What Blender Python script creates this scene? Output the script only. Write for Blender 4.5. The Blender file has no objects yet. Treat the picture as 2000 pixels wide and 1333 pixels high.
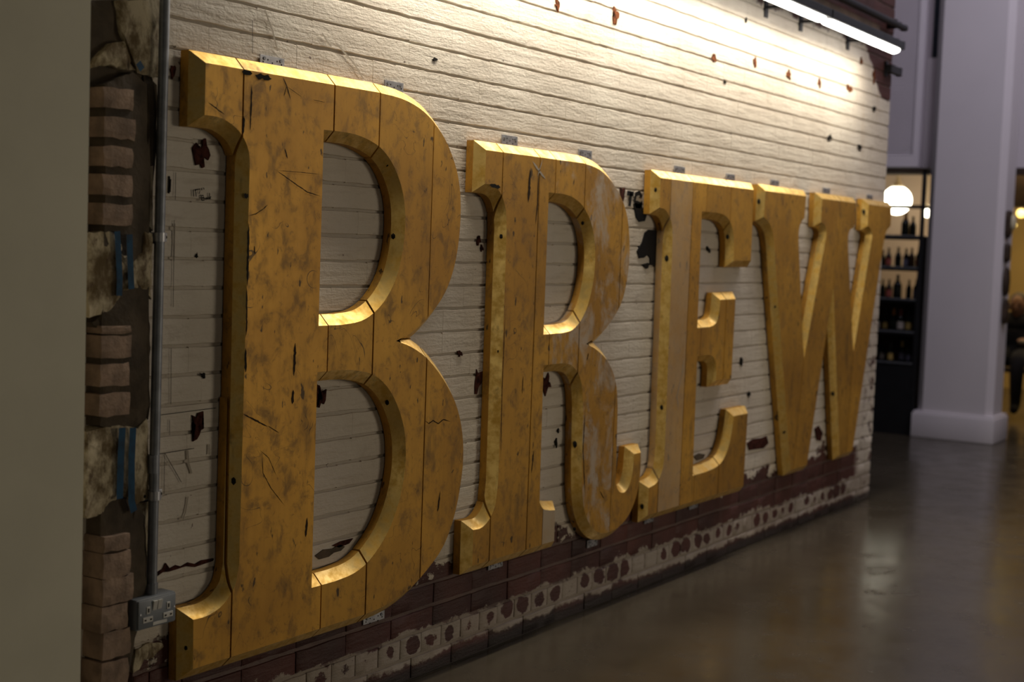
import bpy, bmesh, math, random
from mathutils import Vector, Matrix, noise as mnoise
from mathutils.geometry import tessellate_polygon
random.seed(7)
SC = bpy.context.scene
COL = SC.collection
R = math.radians
PI = math.pi

# ------------------------------------------------------------------ camera
YAW, PITCH, ROLL = R(57.4903), R(-3.8838), R(2.0627)
CAM = Vector((0.0, -2.6657, 1.4160))
FW = Vector((math.cos(PITCH) * math.sin(YAW), math.cos(PITCH) * math.cos(YAW), math.sin(PITCH)))
_r = Vector((math.cos(YAW), -math.sin(YAW), 0.0))
_u = _r.cross(FW)
RT = _r * math.cos(ROLL) + _u * math.sin(ROLL)
UP = _u * math.cos(ROLL) - _r * math.sin(ROLL)
cd = bpy.data.cameras.new('camera')
cd.lens, cd.sensor_width, cd.sensor_fit = 50.0, 36.0, 'HORIZONTAL'
cd.clip_start, cd.clip_end = 0.05, 100
cd.dof.use_dof = True
cd.dof.focus_distance = 4.2
cd.dof.aperture_fstop = 2.6
cam = bpy.data.objects.new('camera', cd)
COL.objects.link(cam)
mw = Matrix.Identity(4)
for i in range(3):
    mw[i][0], mw[i][1], mw[i][2], mw[i][3] = RT[i], UP[i], -FW[i], CAM[i]
cam.matrix_world = mw
SC.camera = cam
FPX = 2000 * 50 / 36


def ray(px, py):
    return FW + RT * ((px - 1000) / FPX) - UP * ((py - 666.5) / FPX)


def on_wall(px, py, y=0.0):
    d = ray(px, py)
    return CAM + d * ((y - CAM.y) / d.y)


def project(p):
    v = Vector(p) - CAM
    w = v.dot(FW)
    return 1000 + FPX * v.dot(RT) / w, 666.5 - FPX * v.dot(UP) / w


# ------------------------------------------------------------------ light
SC.view_settings.view_transform = 'Standard'
SC.view_settings.look = 'None'
SC.view_settings.exposure = 0.0
SC.view_settings.gamma = 1.0
SC.view_settings.use_curve_mapping = False
wd = bpy.data.worlds.new('world')
SC.world = wd
wd.use_nodes = True
wd.node_tree.nodes['Background'].inputs[0].default_value = (0.55, 0.55, 0.6, 1)
wd.node_tree.nodes['Background'].inputs[1].default_value = 0.022


def area(name, loc, aim, sx, sy, power, col, spread=PI):
    l = bpy.data.lights.new(name, 'AREA')
    l.shape, l.size, l.size_y, l.energy, l.color, l.spread = 'RECTANGLE', sx, sy, power, col, spread
    o = bpy.data.objects.new(name, l)
    COL.objects.link(o)
    o.location = loc
    d = Vector(aim) - Vector(loc)
    o.rotation_euler = d.to_track_quat('-Z', 'Y').to_euler()
    return o


LAMPS = [(6.52, 7.60), (5.39, 6.48), (4.25, 5.36), (3.11, 4.22)]
LAMP_Y, LAMP_Z = -0.20, 2.545
LAMP_W = 9.2
TUBE = (1.0, 0.91, 0.77)
for a, b in LAMPS:          # light of the tubes, at the underside of each diffuser
    area('tube_light', ((a + b) / 2, LAMP_Y, LAMP_Z - 0.042), ((a + b) / 2, LAMP_Y, 0), b - a, 0.05, LAMP_W, TUBE)
# daylight from the roof light over the far end of the hall
area('roof_light', (9.0, -1.6, 5.4), (10.6, -0.2, 0.8), 2.6, 2.2, 90, (0.90, 0.85, 1.0))
area('window_light', (7.6, -6.5, 1.5), (3.8, 0, 1.0), 2.2, 1.8, 40, (1.0, 0.87, 0.68), R(140))  # unseen warm fill, added to brighten the wall and letter fronts
area('window_light', (0.7, -6.5, 1.2), (2.4, 0, 0.95), 1.6, 1.4, 4.5, (1.0, 0.88, 0.66), R(120))  # weaker unseen fill, added to lift the left side
# warm lamps of the bar room behind the shelves
area('bar_light', (14.6, 0.6, 2.55), (14.9, 0.9, 0), 2.4, 3.0, 62, (1.0, 0.72, 0.36))


# ------------------------------------------------------------------ materials
class NT:
    def __init__(s, name):
        s.m = bpy.data.materials.new(name)
        s.m.use_nodes = True
        s.t = s.m.node_tree
        s.b = s.t.nodes['Principled BSDF']
        s.pos = s.t.nodes.new('ShaderNodeNewGeometry').outputs['Position']

    def put(s, sock, v):
        if hasattr(v, 'is_linked') or isinstance(v, bpy.types.NodeSocket):
            s.t.links.new(v, sock)
        elif isinstance(v, (tuple, list)) and len(v) == 3 and sock.type == 'RGBA':
            sock.default_value = (*v, 1)
        else:
            sock.default_value = v

    def set(s, **k):
        for n, v in k.items():
            s.put(s.b.inputs[n.replace('_', ' ')], v)
        return s

    def map(s, scale, loc=(0, 0, 0), rot=(0, 0, 0), src=None):
        n = s.t.nodes.new('ShaderNodeMapping')
        s.t.links.new(src or s.pos, n.inputs[0])
        n.inputs['Scale'].default_value = scale
        n.inputs['Location'].default_value = loc
        n.inputs['Rotation'].default_value = rot
        return n.outputs[0]

    def noise(s, vec, scale=1, detail=4, rough=0.55, dist=0.0):
        n = s.t.nodes.new('ShaderNodeTexNoise')
        s.t.links.new(vec, n.inputs['Vector'])
        n.inputs['Scale'].default_value = scale
        n.inputs['Detail'].default_value = detail
        n.inputs['Roughness'].default_value = rough
        n.inputs['Distortion'].default_value = dist
        return n.outputs['Fac']

    def math(s, op, a, b=0.0, clamp=False):
        n = s.t.nodes.new('ShaderNodeMath')
        n.operation = op
        n.use_clamp = clamp
        s.put(n.inputs[0], a)
        s.put(n.inputs[1], b)
        return n.outputs[0]

    def step(s, v, lo, hi, to0=0.0, to1=1.0):
        n = s.t.nodes.new('ShaderNodeMapRange')
        n.interpolation_type = 'SMOOTHSTEP'
        s.put(n.inputs[0], v)
        for i, q in enumerate((lo, hi, to0, to1)):
            s.put(n.inputs[i + 1], q)
        return n.outputs[0]

    def mix(s, f, a, b, mode='MIX'):
        n = s.t.nodes.new('ShaderNodeMix')
        n.data_type = 'RGBA'
        n.blend_type = mode
        s.put(n.inputs[0], f)
        s.put(n.inputs[6], a)
        s.put(n.inputs[7], b)
        return n.outputs[2]

    def xyz(s):
        n = s.t.nodes.new('ShaderNodeSeparateXYZ')
        s.t.links.new(s.pos, n.inputs[0])
        return n.outputs

    def rand(s):
        return s.t.nodes.new('ShaderNodeObjectInfo').outputs['Random']

    def bump(s, h, strength=0.3, dist=0.004):
        n = s.t.nodes.new('ShaderNodeBump')
        n.inputs['Strength'].default_value = strength
        n.inputs['Distance'].default_value = dist
        s.t.links.new(h, n.inputs['Height'])
        s.t.links.new(n.outputs[0], s.b.inputs['Normal'])
        return s


def plain(name, col, rough=0.6, metal=0.0, var=0.12, scale=9, bump=0.0):
    n = NT(name)
    f = n.noise(n.map((1, 1, 1)), scale, 5)
    dark = tuple(c * (1 - 2 * var) for c in col)
    n.set(Base_Color=n.mix(n.step(f, .3, .7), dark, col), Roughness=rough, Metallic=metal)
    if bump:
        n.bump(n.noise(n.map((1, 1, 1)), scale * 6, 4), bump, 0.003)
    return n.m


def emit(name, col, power, base=(0.8, 0.8, 0.8)):
    n = NT(name)
    n.set(Base_Color=base, Emission_Color=col, Emission_Strength=power)
    return n.m


def gold(name, scuff=0.0, pale=0.0):
    n = NT(name)
    big = n.noise(n.map((1, 1, 1), (3, 1, 7)), 2.6, 5)
    c = n.mix(n.step(big, .3, .72), (0.40, 0.195, 0.022), (0.60, 0.315, 0.038))
    grain = n.noise(n.map((55, 55, 3)), 1, 4)
    c = n.mix(n.step(grain, .45, .8, 0, .25), c, (0.30, 0.15, 0.018))
    mott = n.noise(n.map((1, 1, .75)), 19, 6, .68, .4)
    c = n.mix(n.step(mott, .47, .70, 0, .62), c, (0.15, 0.075, 0.016))
    smear = n.noise(n.map((9, 9, 2.4), (1, 5, 2)), 1, 6, .66)
    c = n.mix(n.step(smear, .56, .76, 0, .7), c, (0.10, 0.06, 0.02))
    m2 = n.noise(n.map((1, 1, .8), (4, 1, 6)), 52, 5, .7, .6)
    c = n.mix(n.step(m2, .55, .72, 0, .5), c, (0.11, 0.055, 0.014))
    spot = n.noise(n.map((1, 1, .4), (9, 2, 4)), 34, 3, .5)
    c = n.mix(n.step(spot, .665, .70, 0, .85), c, (0.03, 0.018, 0.008))
    sc1 = n.noise(n.map((1, 1, 1), (2, 8, 1), (0, .5, 0)), 4.2, 2, .5, 1.6)
    ln = n.math('LESS_THAN', n.math('ABSOLUTE', n.math('SUBTRACT', sc1, .5)), .0022)
    gate = n.step(n.noise(n.map((1, 1, 1), (4, 4, 9)), 5, 2), .55, .6, 0, .8)
    c = n.mix(n.math('MULTIPLY', ln, gate), c, (0.035, 0.022, 0.01))
    ro = n.step(mott, .3, .75, .50, .62)
    if scuff:
        sf = n.noise(n.map((5, 5, 3.2), (6, 2, 3)), 1.15, 7, .72, .5)
        c = n.mix(n.step(sf, .47, .64, 0, scuff), c, (0.50, 0.42, 0.33))
    if pale:
        pf = n.noise(n.map((1, 1, 1), (6, 2, 3)), 9, 6, .7)
        c = n.mix(n.step(pf, .25, .6, pale * .5, pale), c, (0.46, 0.36, 0.24))
    v = n.step(n.rand(), 0, 1, .9, 1.08)
    hsv = n.t.nodes.new('ShaderNodeHueSaturation')
    n.put(hsv.inputs['Value'], v)
    n.put(hsv.inputs['Color'], c)
    n.set(Base_Color=hsv.outputs[0], Roughness=ro, Metallic=n.step(mott, .45, .7, .4, .2))
    h = n.math('ADD', n.math('MULTIPLY', grain, .5), n.math('MULTIPLY', mott, .6))
    n.bump(h, 0.06, 0.002)
    return n.m


def leaf(name):
    n = NT(name)
    a = n.noise(n.map((1, 1, 1), (3, 3, 3)), 26, 6, .65)
    c = n.mix(n.step(a, .35, .7), (0.95, 0.66, 0.215), (0.70, 0.41, 0.075))
    b = n.noise(n.map((1, 1, .6), (1, 3, 7)), 11, 6, .7)
    c = n.mix(n.step(b, .56, .74, 0, .75), c, (0.14, 0.075, 0.018))
    d = n.noise(n.map((40, 40, 6), (1, 3, 7)), 1, 4, .7)
    c = n.mix(n.step(d, .6, .8, 0, .5), c, (0.20, 0.11, 0.03))
    n.set(Base_Color=c, Roughness=n.step(a, .3, .7, .34, .52), Metallic=n.step(b, .5, .72, .8, .3))
    return n.bump(a, .05, .002).m


def wallpaint(name, under, rough_bump=1.0, joint=False):
    """white-painted brick: paint worn away near the floor and at the bare top corner"""
    n = NT(name)
    X, Y, Z = n.xyz()
    big = n.noise(n.map((1, 1, 1)), 1.6, 5)
    c = n.mix(n.step(big, .3, .7), (0.57, 0.49, 0.39), (0.71, 0.64, 0.53))
    strk = n.noise(n.map((5, 5, 45)), 1, 6, .62)
    c = n.mix(n.step(strk, .5, .78, 0, .5), c, (0.40, 0.32, 0.23))
    grime = n.noise(n.map((1, 1, 1.2), (5, 0, 2)), 6, 7, .7)
    c = n.mix(n.step(grime, .56, .74, 0, .5), c, (0.33, 0.26, 0.19))
    speck = n.noise(n.map((1, 1, 1), (2, 0, 8)), 42, 2, .5)
    c = n.mix(n.step(speck, .72, .75, 0, .8), c, (0.10, 0.05, 0.03))
    # brown water streaks at the far upper end
    run = n.noise(n.map((4.5, 1, .35), (1, 0, 0)), 1, 4, .6)
    rg = n.math('MULTIPLY', n.step(run, .55, .72), n.math('MULTIPLY', n.step(X, 5.8, 7.2), n.step(Z, 1.75, 2.4)))
    c = n.mix(n.math('MULTIPLY', rg, .7), c, (0.42, 0.26, 0.12))
    if joint:
        c = n.mix(.32, c, (0.22, 0.18, 0.14))
    # bare brick
    bn = n.noise(n.map((1, 1, 1), (7, 7, 7)), 5, 5)
    tone = n.step(n.rand(), 0, 1, .65, 1.35)
    ub = n.mix(n.step(bn, .3, .7), tuple(q * .6 for q in under), under)
    hs = n.t.nodes.new('ShaderNodeHueSaturation')
    n.put(hs.inputs['Value'], tone if not joint else 1.0)
    n.put(hs.inputs['Color'], ub)
    ub = hs.outputs[0]
    edge = n.noise(n.map((7, 7, 9), (3, 0, 1)), 1, 6, .68)
    lim = n.math('ADD', .352, n.math('MULTIPLY', n.math('SUBTRACT', edge, .5), .42))
    m_main = n.step(n.math('SUBTRACT', Z, lim), -.006, .006)
    # remains of white paint on the second course up
    holes = n.noise(n.map((8.9, 1, 14), (0, 0, 5)), 1, 3, .55, .3)
    band = n.math('MULTIPLY', n.step(n.math('ADD', Z, n.math('MULTIPLY', n.math('SUBTRACT', edge, .5), .16)), .162, .152),
                  n.step(n.math('ADD', Z, n.math('MULTIPLY', n.math('SUBTRACT', edge, .5), .12)), .045, .06))
    uu = n.math('SUBTRACT', n.math('FRACT', n.math('DIVIDE', n.math('SUBTRACT', 8.107, X), .113)), .5)
    vv = n.math('DIVIDE', n.math('SUBTRACT', Z, .1125), .0375)
    rr = n.math('ADD', n.math('POWER', n.math('MULTIPLY', uu, 2.9), 2.0), n.math('POWER', n.math('MULTIPLY', vv, 1.25), 2.0))
    rr = n.math('ADD', rr, n.math('MULTIPLY', n.math('SUBTRACT', edge, .5), 5.5))
    rr = n.math('ADD', rr, n.math('MULTIPLY', n.math('SUBTRACT', n.noise(n.map((3.1, 1, 2), (8, 0, 3)), 1, 3, .6), .47), 9.0))
    m_band = n.math('MULTIPLY', band, n.step(rr, .75, 1.0))
    m_corner = n.math('MULTIPLY', n.step(X, 7.85, 7.95), n.step(edge, .56, .53))
    worn = n.math('MULTIPLY', n.math('MULTIPLY', n.step(X, 7.93, 8.06), n.step(Z, 1.1, .95)), n.step(edge, .50, .53))
    m_main = n.math('MULTIPLY', m_main, n.math('SUBTRACT', 1.0, worn))
    mask = n.math('MAXIMUM', m_main, n.math('MULTIPLY', n.math('MAXIMUM', m_band, m_corner), .8))
    top = n.math('SUBTRACT', n.math('ADD', Z, n.math('MULTIPLY', edge, .16)),
                 n.step(X, 7.66, 8.05, 2.66, 2.40))
    mask = n.math('MULTIPLY', mask, n.step(top, .012, -.012))
    c = n.mix(n.step(Z, .20, .16, 0, .45), c, (0.20, 0.15, 0.11))  # low paint darkened in the colour for the weaker light near the floor
    c = n.mix(mask, ub, c)
    c = n.mix(n.step(n.math('ADD', Z, n.math('MULTIPLY', edge, .05)), .085, .05, 0, .85), c, (0.02, 0.016, 0.013))  # dark band at the wall foot: shade along the floor put into the colour
    n.set(Base_Color=c, Roughness=.62)
    h = n.math('ADD', n.math('MULTIPLY', strk, 1.0), n.math('MULTIPLY', grime, .9))
    grit = n.noise(n.map((1, 1, 1.8), (2, 0, 8)), 62, 3, .6)
    h = n.math('ADD', h, n.math('MULTIPLY', grit, .45))
    h = n.math('ADD', h, n.math('MULTIPLY', mask, .5))
    n.bump(h, .62 * rough_bump, .008)
    return n.m


M = {}
M['gold'] = gold('gold_painted_wood')
M['gold_scuffed'] = gold('gold_paint_scuffed', scuff=.8)
M['gold_pale'] = gold('gold_paint_faded', pale=.5)
M['gold_leaf'] = leaf('gilded_edge')
M['wood_bare'] = gold('gold_paint_worn_off', pale=1.0)
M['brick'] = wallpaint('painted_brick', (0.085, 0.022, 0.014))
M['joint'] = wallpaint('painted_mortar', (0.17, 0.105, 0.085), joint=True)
M['buff'] = plain('buff_brick', (0.36, 0.245, 0.165), .85, var=.22, scale=22, bump=.5)
M['mortar'] = plain('dark_mortar', (0.105, 0.077, 0.047), .9, var=.25, scale=14, bump=.6)


def cream():
    n = NT('old_cream_plaster')
    a = n.noise(n.map((1, 1, .6)), 14, 7, .7)
    c = n.mix(n.step(a, .38, .62), (0.14, 0.095, 0.04), (0.60, 0.51, 0.34))
    b = n.noise(n.map((1, 1, .5), (3, 3, 3)), 32, 4, .6)
    c = n.mix(n.step(b, .58, .68, 0, .8), c, (0.10, 0.06, 0.03))
    n.set(Base_Color=c, Roughness=.9)
    return n.bump(a, .7, .008).m


M['cream'] = cream()
M['plaster'] = plain('grey_green_plaster', (0.66, 0.62, 0.47), .8, var=.03, scale=5, bump=.05)
M['steel'] = plain('galvanised_steel', (0.24, 0.25, 0.27), .48, .6, var=.15, scale=25)
M['zinc'] = plain('zinc_plate', (0.42, 0.42, 0.44), .42, .75, var=.15, scale=30)
M['dark_hole'] = plain('dark_hole', (0.02, 0.017, 0.014), .9)
M['socket'] = plain('grey_enamel', (0.17, 0.185, 0.20), .42, .1, var=.05)
M['white_plastic'] = plain('aged_white_plastic', (0.62, 0.60, 0.54), .45, var=.04)
M['black'] = plain('black_steel', (0.014, 0.014, 0.016), .5, .2)
M['white'] = plain('white_paint', (0.74, 0.69, 0.71), .62, var=.02, scale=2)
M['white_frame'] = plain('white_louvre_paint', (0.80, 0.74, 0.78), .6, var=.02, scale=3)
M['slot'] = plain('blue_grey_glass', (0.09, 0.12, 0.15), .25, var=.05)
M['yellow_wall'] = plain('ochre_wall', (0.62, 0.44, 0.16), .85, var=.05, scale=2)
M['pink_wall'] = plain('pale_pink_wall', (0.55, 0.42, 0.32), .85, var=.04, scale=2)
M['bar_ceiling'] = plain('beige_ceiling', (0.50, 0.42, 0.30), .85, var=.06, scale=3)
M['brown_wood'] = plain('dark_brown_wood', (0.06, 0.035, 0.02), .6, var=.25, scale=12)
M['board'] = plain('brown_board', (0.22, 0.15, 0.10), .7, var=.2, scale=8)
M['rust'] = plain('rusty_hole', (0.19, 0.062, 0.022), .9, var=.4, scale=60)
M['chip'] = plain('bare_red_brick_chip', (0.085, 0.028, 0.02), .95, var=.4, scale=50, bump=.6)
M['black_paint'] = plain('black_paint', (0.012, 0.012, 0.014), .6)
M['blue_spray'] = plain('blue_spray_paint', (0.002, 0.055, 0.12), .8, var=.25, scale=40)
M['pencil'] = plain('marker_ink', (0.02, 0.018, 0.018), .7)
M['scratch_pale'] = plain('pale_scratch', (0.42, 0.36, 0.28), .8)
M['ink_brown'] = plain('dark_scratch', (0.035, 0.02, 0.01), .7)
M['bottle_dark'] = plain('dark_bottle_glass', (0.010, 0.012, 0.008), .12, var=.1)
M['bottle_brown'] = plain('brown_bottle_glass', (0.035, 0.013, 0.005), .12, var=.1)
M['amber'] = plain('amber_label', (0.75, 0.30, 0.03), .5)
M['paper'] = plain('paper_label', (0.55, 0.47, 0.40), .7)
M['paper_red'] = plain('red_label', (0.33, 0.07, 0.05), .7)
M['paper_blue'] = plain('grey_blue_label', (0.24, 0.23, 0.33), .7)
M['paper_yellow'] = plain('yellow_label', (0.62, 0.42, 0.12), .7)
M['skin'] = plain('skin', (0.36, 0.19, 0.11), .6, var=.05)
M['hair'] = plain('brown_hair', (0.05, 0.028, 0.014), .6)
M['cloth'] = plain('black_cloth', (0.012, 0.011, 0.012), .9)
M['tube'] = emit('lamp_diffuser', (1.0, 0.97, 0.90), 9)
M['globe'] = emit('lit_globe', (1.0, 0.95, 0.76), 9)
M['bulb'] = emit('lit_bulb', (1.0, 0.68, 0.16), 4)
for _k in ('chip', 'dark_hole', 'black_paint', 'pencil', 'ink_brown', 'rust'):
    M[_k].node_tree.nodes['Principled BSDF'].inputs['Specular IOR Level'].default_value = .08
M['lamp_body'] = plain('dark_lamp_housing', (0.055, 0.062, 0.07), .5, .3)
M['dial'] = plain('pale_dial', (0.75, 0.66, 0.44), .5)


def floor_mat():
    n = NT('polished_concrete')
    a = n.noise(n.map((1, 1, 1)), .9, 7, .6)
    b = n.noise(n.map((1, 1, 1), (4, 2, 0)), 5, 6, .65)
    c = n.mix(n.step(a, .3, .7), (0.046, 0.037, 0.024), (0.074, 0.060, 0.040))
    c = n.mix(n.step(b, .5, .75, 0, .4), c, (0.034, 0.028, 0.02))
    s = n.noise(n.map((3, 30, 1), (1, 1, 0), (0, 0, .6)), 1, 4, .6)
    c = n.mix(n.step(s, .66, .78, 0, .25), c, (0.10, 0.08, 0.055))
    n.set(Base_Color=c, Roughness=n.step(b, .3, .75, .17, .30))
    n.bump(b, .06, .004)
    return n.m


M['floor'] = floor_mat()


# ------------------------------------------------------------------ helpers
def tag(o, label=None, cat=None, group=None, kind=None):
    if label: o['label'] = label
    if cat: o['category'] = cat
    if group: o['group'] = group
    if kind: o['kind'] = kind
    return o


def empty(name, loc, label=None, cat=None, group=None):
    o = bpy.data.objects.new(name, None)
    o.empty_display_size = .1
    COL.objects.link(o)
    o.location = loc
    return tag(o, label, cat, group)


def link(name, me, parent=None, loc=None):
    o = bpy.data.objects.new(name, me)
    COL.objects.link(o)
    if parent:
        o.parent = parent
        pw = Vector((0, 0, 0))
        q = parent
        while q:
            pw += q.location
            q = q.parent
        o.location = (Vector(loc) if loc is not None else Vector((0, 0, 0))) - pw
    elif loc is not None:
        o.location = loc
    return o


def obj(name, bm, mat, parent=None, smooth=0, kind=None):
    """bm in world coordinates -> one mesh object (parents are never rotated)"""
    bmesh.ops.recalc_face_normals(bm, faces=bm.faces[:])
    me = bpy.data.meshes.new(name)
    bm.to_mesh(me)
    bm.free()
    for m in (mat if isinstance(mat, list) else [mat]):
        me.materials.append(M[m] if isinstance(m, str) else m)
    if smooth:
        for p in me.polygons: p.use_smooth = True
        me.set_sharp_from_angle(angle=R(smooth))
    o = link(name, me, parent)
    if kind: o['kind'] = kind
    return o


def box(bm, lo, hi, bev=0.0, mi=0):
    lo, hi = Vector(lo), Vector(hi)
    v = [bm.verts.new((x, y, z)) for x in (lo.x, hi.x) for y in (lo.y, hi.y) for z in (lo.z, hi.z)]
    fs = [bm.faces.new([v[i] for i in q]) for q in ((0, 1, 3, 2), (4, 6, 7, 5), (0, 4, 5, 1), (2, 3, 7, 6), (0, 2, 6, 4), (1, 5, 7, 3))]
    for f in fs: f.material_index = mi
    if bev:
        es = list({e for f in fs for e in f.edges})
        bmesh.ops.bevel(bm, geom=es, offset=bev, segments=2, affect='EDGES', profile=.6)
    return bm


def bx(lo, hi, bev=0.0):
    return box(bmesh.new(), lo, hi, bev)


def tube(bm, pts, r, n=12, caps=True, rr=None):
    pts = [Vector(p) for p in pts]
    rings = []
    for i, p in enumerate(pts):
        t = (pts[min(i + 1, len(pts) - 1)] - pts[max(i - 1, 0)]).normalized()
        a = t.orthogonal().normalized()
        if abs(t.z) < .9: a = t.cross(Vector((0, 0, 1))).normalized()
        else: a = t.cross(Vector((1, 0, 0))).normalized()
        b = t.cross(a)
        q = rr[i] if rr else r
        rings.append([bm.verts.new(p + (a * math.cos(2 * PI * k / n) + b * math.sin(2 * PI * k / n)) * q) for k in range(n)])
    for A, B in zip(rings, rings[1:]):
        for k in range(n):
            bm.faces.new((A[k], A[(k + 1) % n], B[(k + 1) % n], B[k]))
    if caps:
        bm.faces.new(rings[0]); bm.faces.new(rings[-1])
    return bm


def lathe(bm, prof, c, n=16):
    """prof: (radius, z) list around vertical axis at c"""
    c = Vector(c)
    rings = []
    for r, z in prof:
        if r < 1e-5: rings.append([bm.verts.new(c + Vector((0, 0, z)))])
        else: rings.append([bm.verts.new(c + Vector((r * math.cos(2 * PI * k / n), r * math.sin(2 * PI * k / n), z))) for k in range(n)])
    for A, B in zip(rings, rings[1:]):
        for k in range(n):
            a, b = A[k % len(A)], A[(k + 1) % len(A)]
            d, e = B[k % len(B)], B[(k + 1) % len(B)]
            vs = []
            for v in (a, b, e, d):
                if v not in vs: vs.append(v)
            if len(vs) > 2: bm.faces.new(vs)
    if len(rings[0]) > 1: bm.faces.new(rings[0])
    if len(rings[-1]) > 1: bm.faces.new(rings[-1])
    return bm


def slab(bm, pts, y0, y1):
    """closed polygon of (x, z) extruded between two depths"""
    A = [bm.verts.new((p[0], y0, p[1])) for p in pts]
    B = [bm.verts.new((p[0], y1, p[1])) for p in pts]
    n = len(pts)
    f = bm.faces.new(A); g = bm.faces.new(B)
    for k in range(n):
        bm.faces.new((A[k], A[(k + 1) % n], B[(k + 1) % n], B[k]))
    bmesh.ops.triangulate(bm, faces=[f, g])
    return bm


def ribbon(bm, pts, w, y, taper=1.0):
    """thin painted or inked line along (x, z) points"""
    pts = [Vector((p[0], p[1])) for p in pts]
    L, Rr = [], []
    for i, p in enumerate(pts):
        d = (pts[min(i + 1, len(pts) - 1)] - pts[max(i - 1, 0)])
        d = d.normalized() if d.length > 1e-9 else Vector((1, 0))
        nn = Vector((-d.y, d.x)) * w / 2 * (taper if i in (0, len(pts) - 1) else 1)
        L.append(p + nn); Rr.append(p - nn)
    for i in range(len(pts) - 1):
        q = [L[i], L[i + 1], Rr[i + 1], Rr[i]]
        a = [bm.verts.new((v.x, y, v.y)) for v in q]
        bm.faces.new(a)
    return bm


def blob(cx, cz, rx, rz, n=14, amp=.35, seed=0):
    rnd = random.Random(seed)
    o = rnd.uniform(0, 99)
    out = []
    for k in range(n):
        a = 2 * PI * k / n
        q = 1 + amp * mnoise.noise(Vector((math.cos(a) * 1.3 + o, math.sin(a) * 1.3, o))) * 1.6 + rnd.uniform(-.12, .12) * amp * 2
        out.append((cx + rx * math.cos(a) * q, cz + rz * math.sin(a) * q))
    return out


def smooth_outline(pts, sub=3):
    """pts: (x, z) smooth or (x, z, 1) corner -> dense outline"""
    n = len(pts)
    out = []
    for i in range(n):
        p1, p2 = pts[i], pts[(i + 1) % n]
        c1, c2 = len(p1) > 2, len(p2) > 2
        a, b = Vector(p1[:2]), Vector(p2[:2])
        out.append(a)
        if c1 and c2: continue
        p0 = a - (b - a) if c1 else Vector(pts[i - 1][:2])
        p3 = b + (b - a) if c2 else Vector(pts[(i + 2) % n][:2])
        for k in range(1, sub):
            t = k / sub
            out.append(.5 * ((2 * a) + (b - p0) * t + (2 * p0 - 5 * a + 4 * b - p3) * t * t + (3 * a - p0 - 3 * b + p3) * t ** 3))
    return out


def signed(poly):
    return sum(p.x * q.y - q.x * p.y for p, q in zip(poly, poly[1:] + poly[:1])) / 2


def offset(poly, d):
    """mitred offset to the right-hand (outer) side of a counter-clockwise outline"""
    out = []
    n = len(poly)
    for i in range(n):
        a, b, c = poly[i - 1], poly[i], poly[(i + 1) % n]
        e1, e2 = (b - a).normalized(), (c - b).normalized()
        n1, n2 = Vector((e1.y, -e1.x)), Vector((e2.y, -e2.x))
        k = 1 + n1.dot(n2)
        out.append(b + (n1 + n2) * (d / max(k, .08)))
    return out


def inside(poly, x, z):
    r = False
    n = len(poly)
    for i in range(n):
        a, b = poly[i], poly[i - 1]
        if (a.y > z) != (b.y > z) and x < (b.x - a.x) * (z - a.y) / (b.y - a.y) + a.x: r = not r
    return r


# ------------------------------------------------------------------ letters: outlines in metres on the wall
B_OUT = [(2.612, 1.843, 1), (3.31, 1.845, 1), (3.423, 1.839), (3.514, 1.820), (3.588, 1.787), (3.659, 1.735), (3.713, 1.667), (3.742, 1.603),
         (3.755, 1.525), (3.751, 1.43), (3.730, 1.34), (3.686, 1.259), (3.615, 1.194), (3.521, 1.139), (3.434, 1.112, 1),
         (3.51, 1.091), (3.598, 1.05), (3.687, .98), (3.757, .903), (3.797, .823), (3.814, .74), (3.810, .655), (3.780, .54),
         (3.722, .44), (3.634, .375), (3.539, .329), (3.433, .302), (3.326, .293, 1), (2.612, .293, 1), (2.610, .423, 1), (2.656, .423),
         (2.704, .435), (2.738, .458), (2.762, .489), (2.774, .54, 1), (2.779, 1.60, 1), (2.774, 1.634), (2.755, 1.666), (2.726, 1.690),
         (2.683, 1.708), (2.650, 1.713), (2.612, 1.713, 1)]
B_UP = [(3.072, 1.716, 1), (3.13, 1.717, 1), (3.192, 1.716), (3.256, 1.708), (3.329, 1.686), (3.385, 1.648), (3.428, 1.594), (3.454, 1.532),
        (3.461, 1.46), (3.452, 1.38), (3.425, 1.303), (3.380, 1.243), (3.323, 1.200), (3.259, 1.176), (3.175, 1.168, 1), (3.072, 1.168, 1)]
B_LO = [(3.072, 1.037, 1), (3.15, 1.038, 1), (3.234, 1.034), (3.325, 1.016), (3.395, .976), (3.449, .916), (3.487, .842), (3.501, .765),
        (3.495, .685), (3.465, .596), (3.413, .518), (3.335, .455), (3.262, .428), (3.177, .420, 1), (3.072, .420, 1)]
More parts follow.
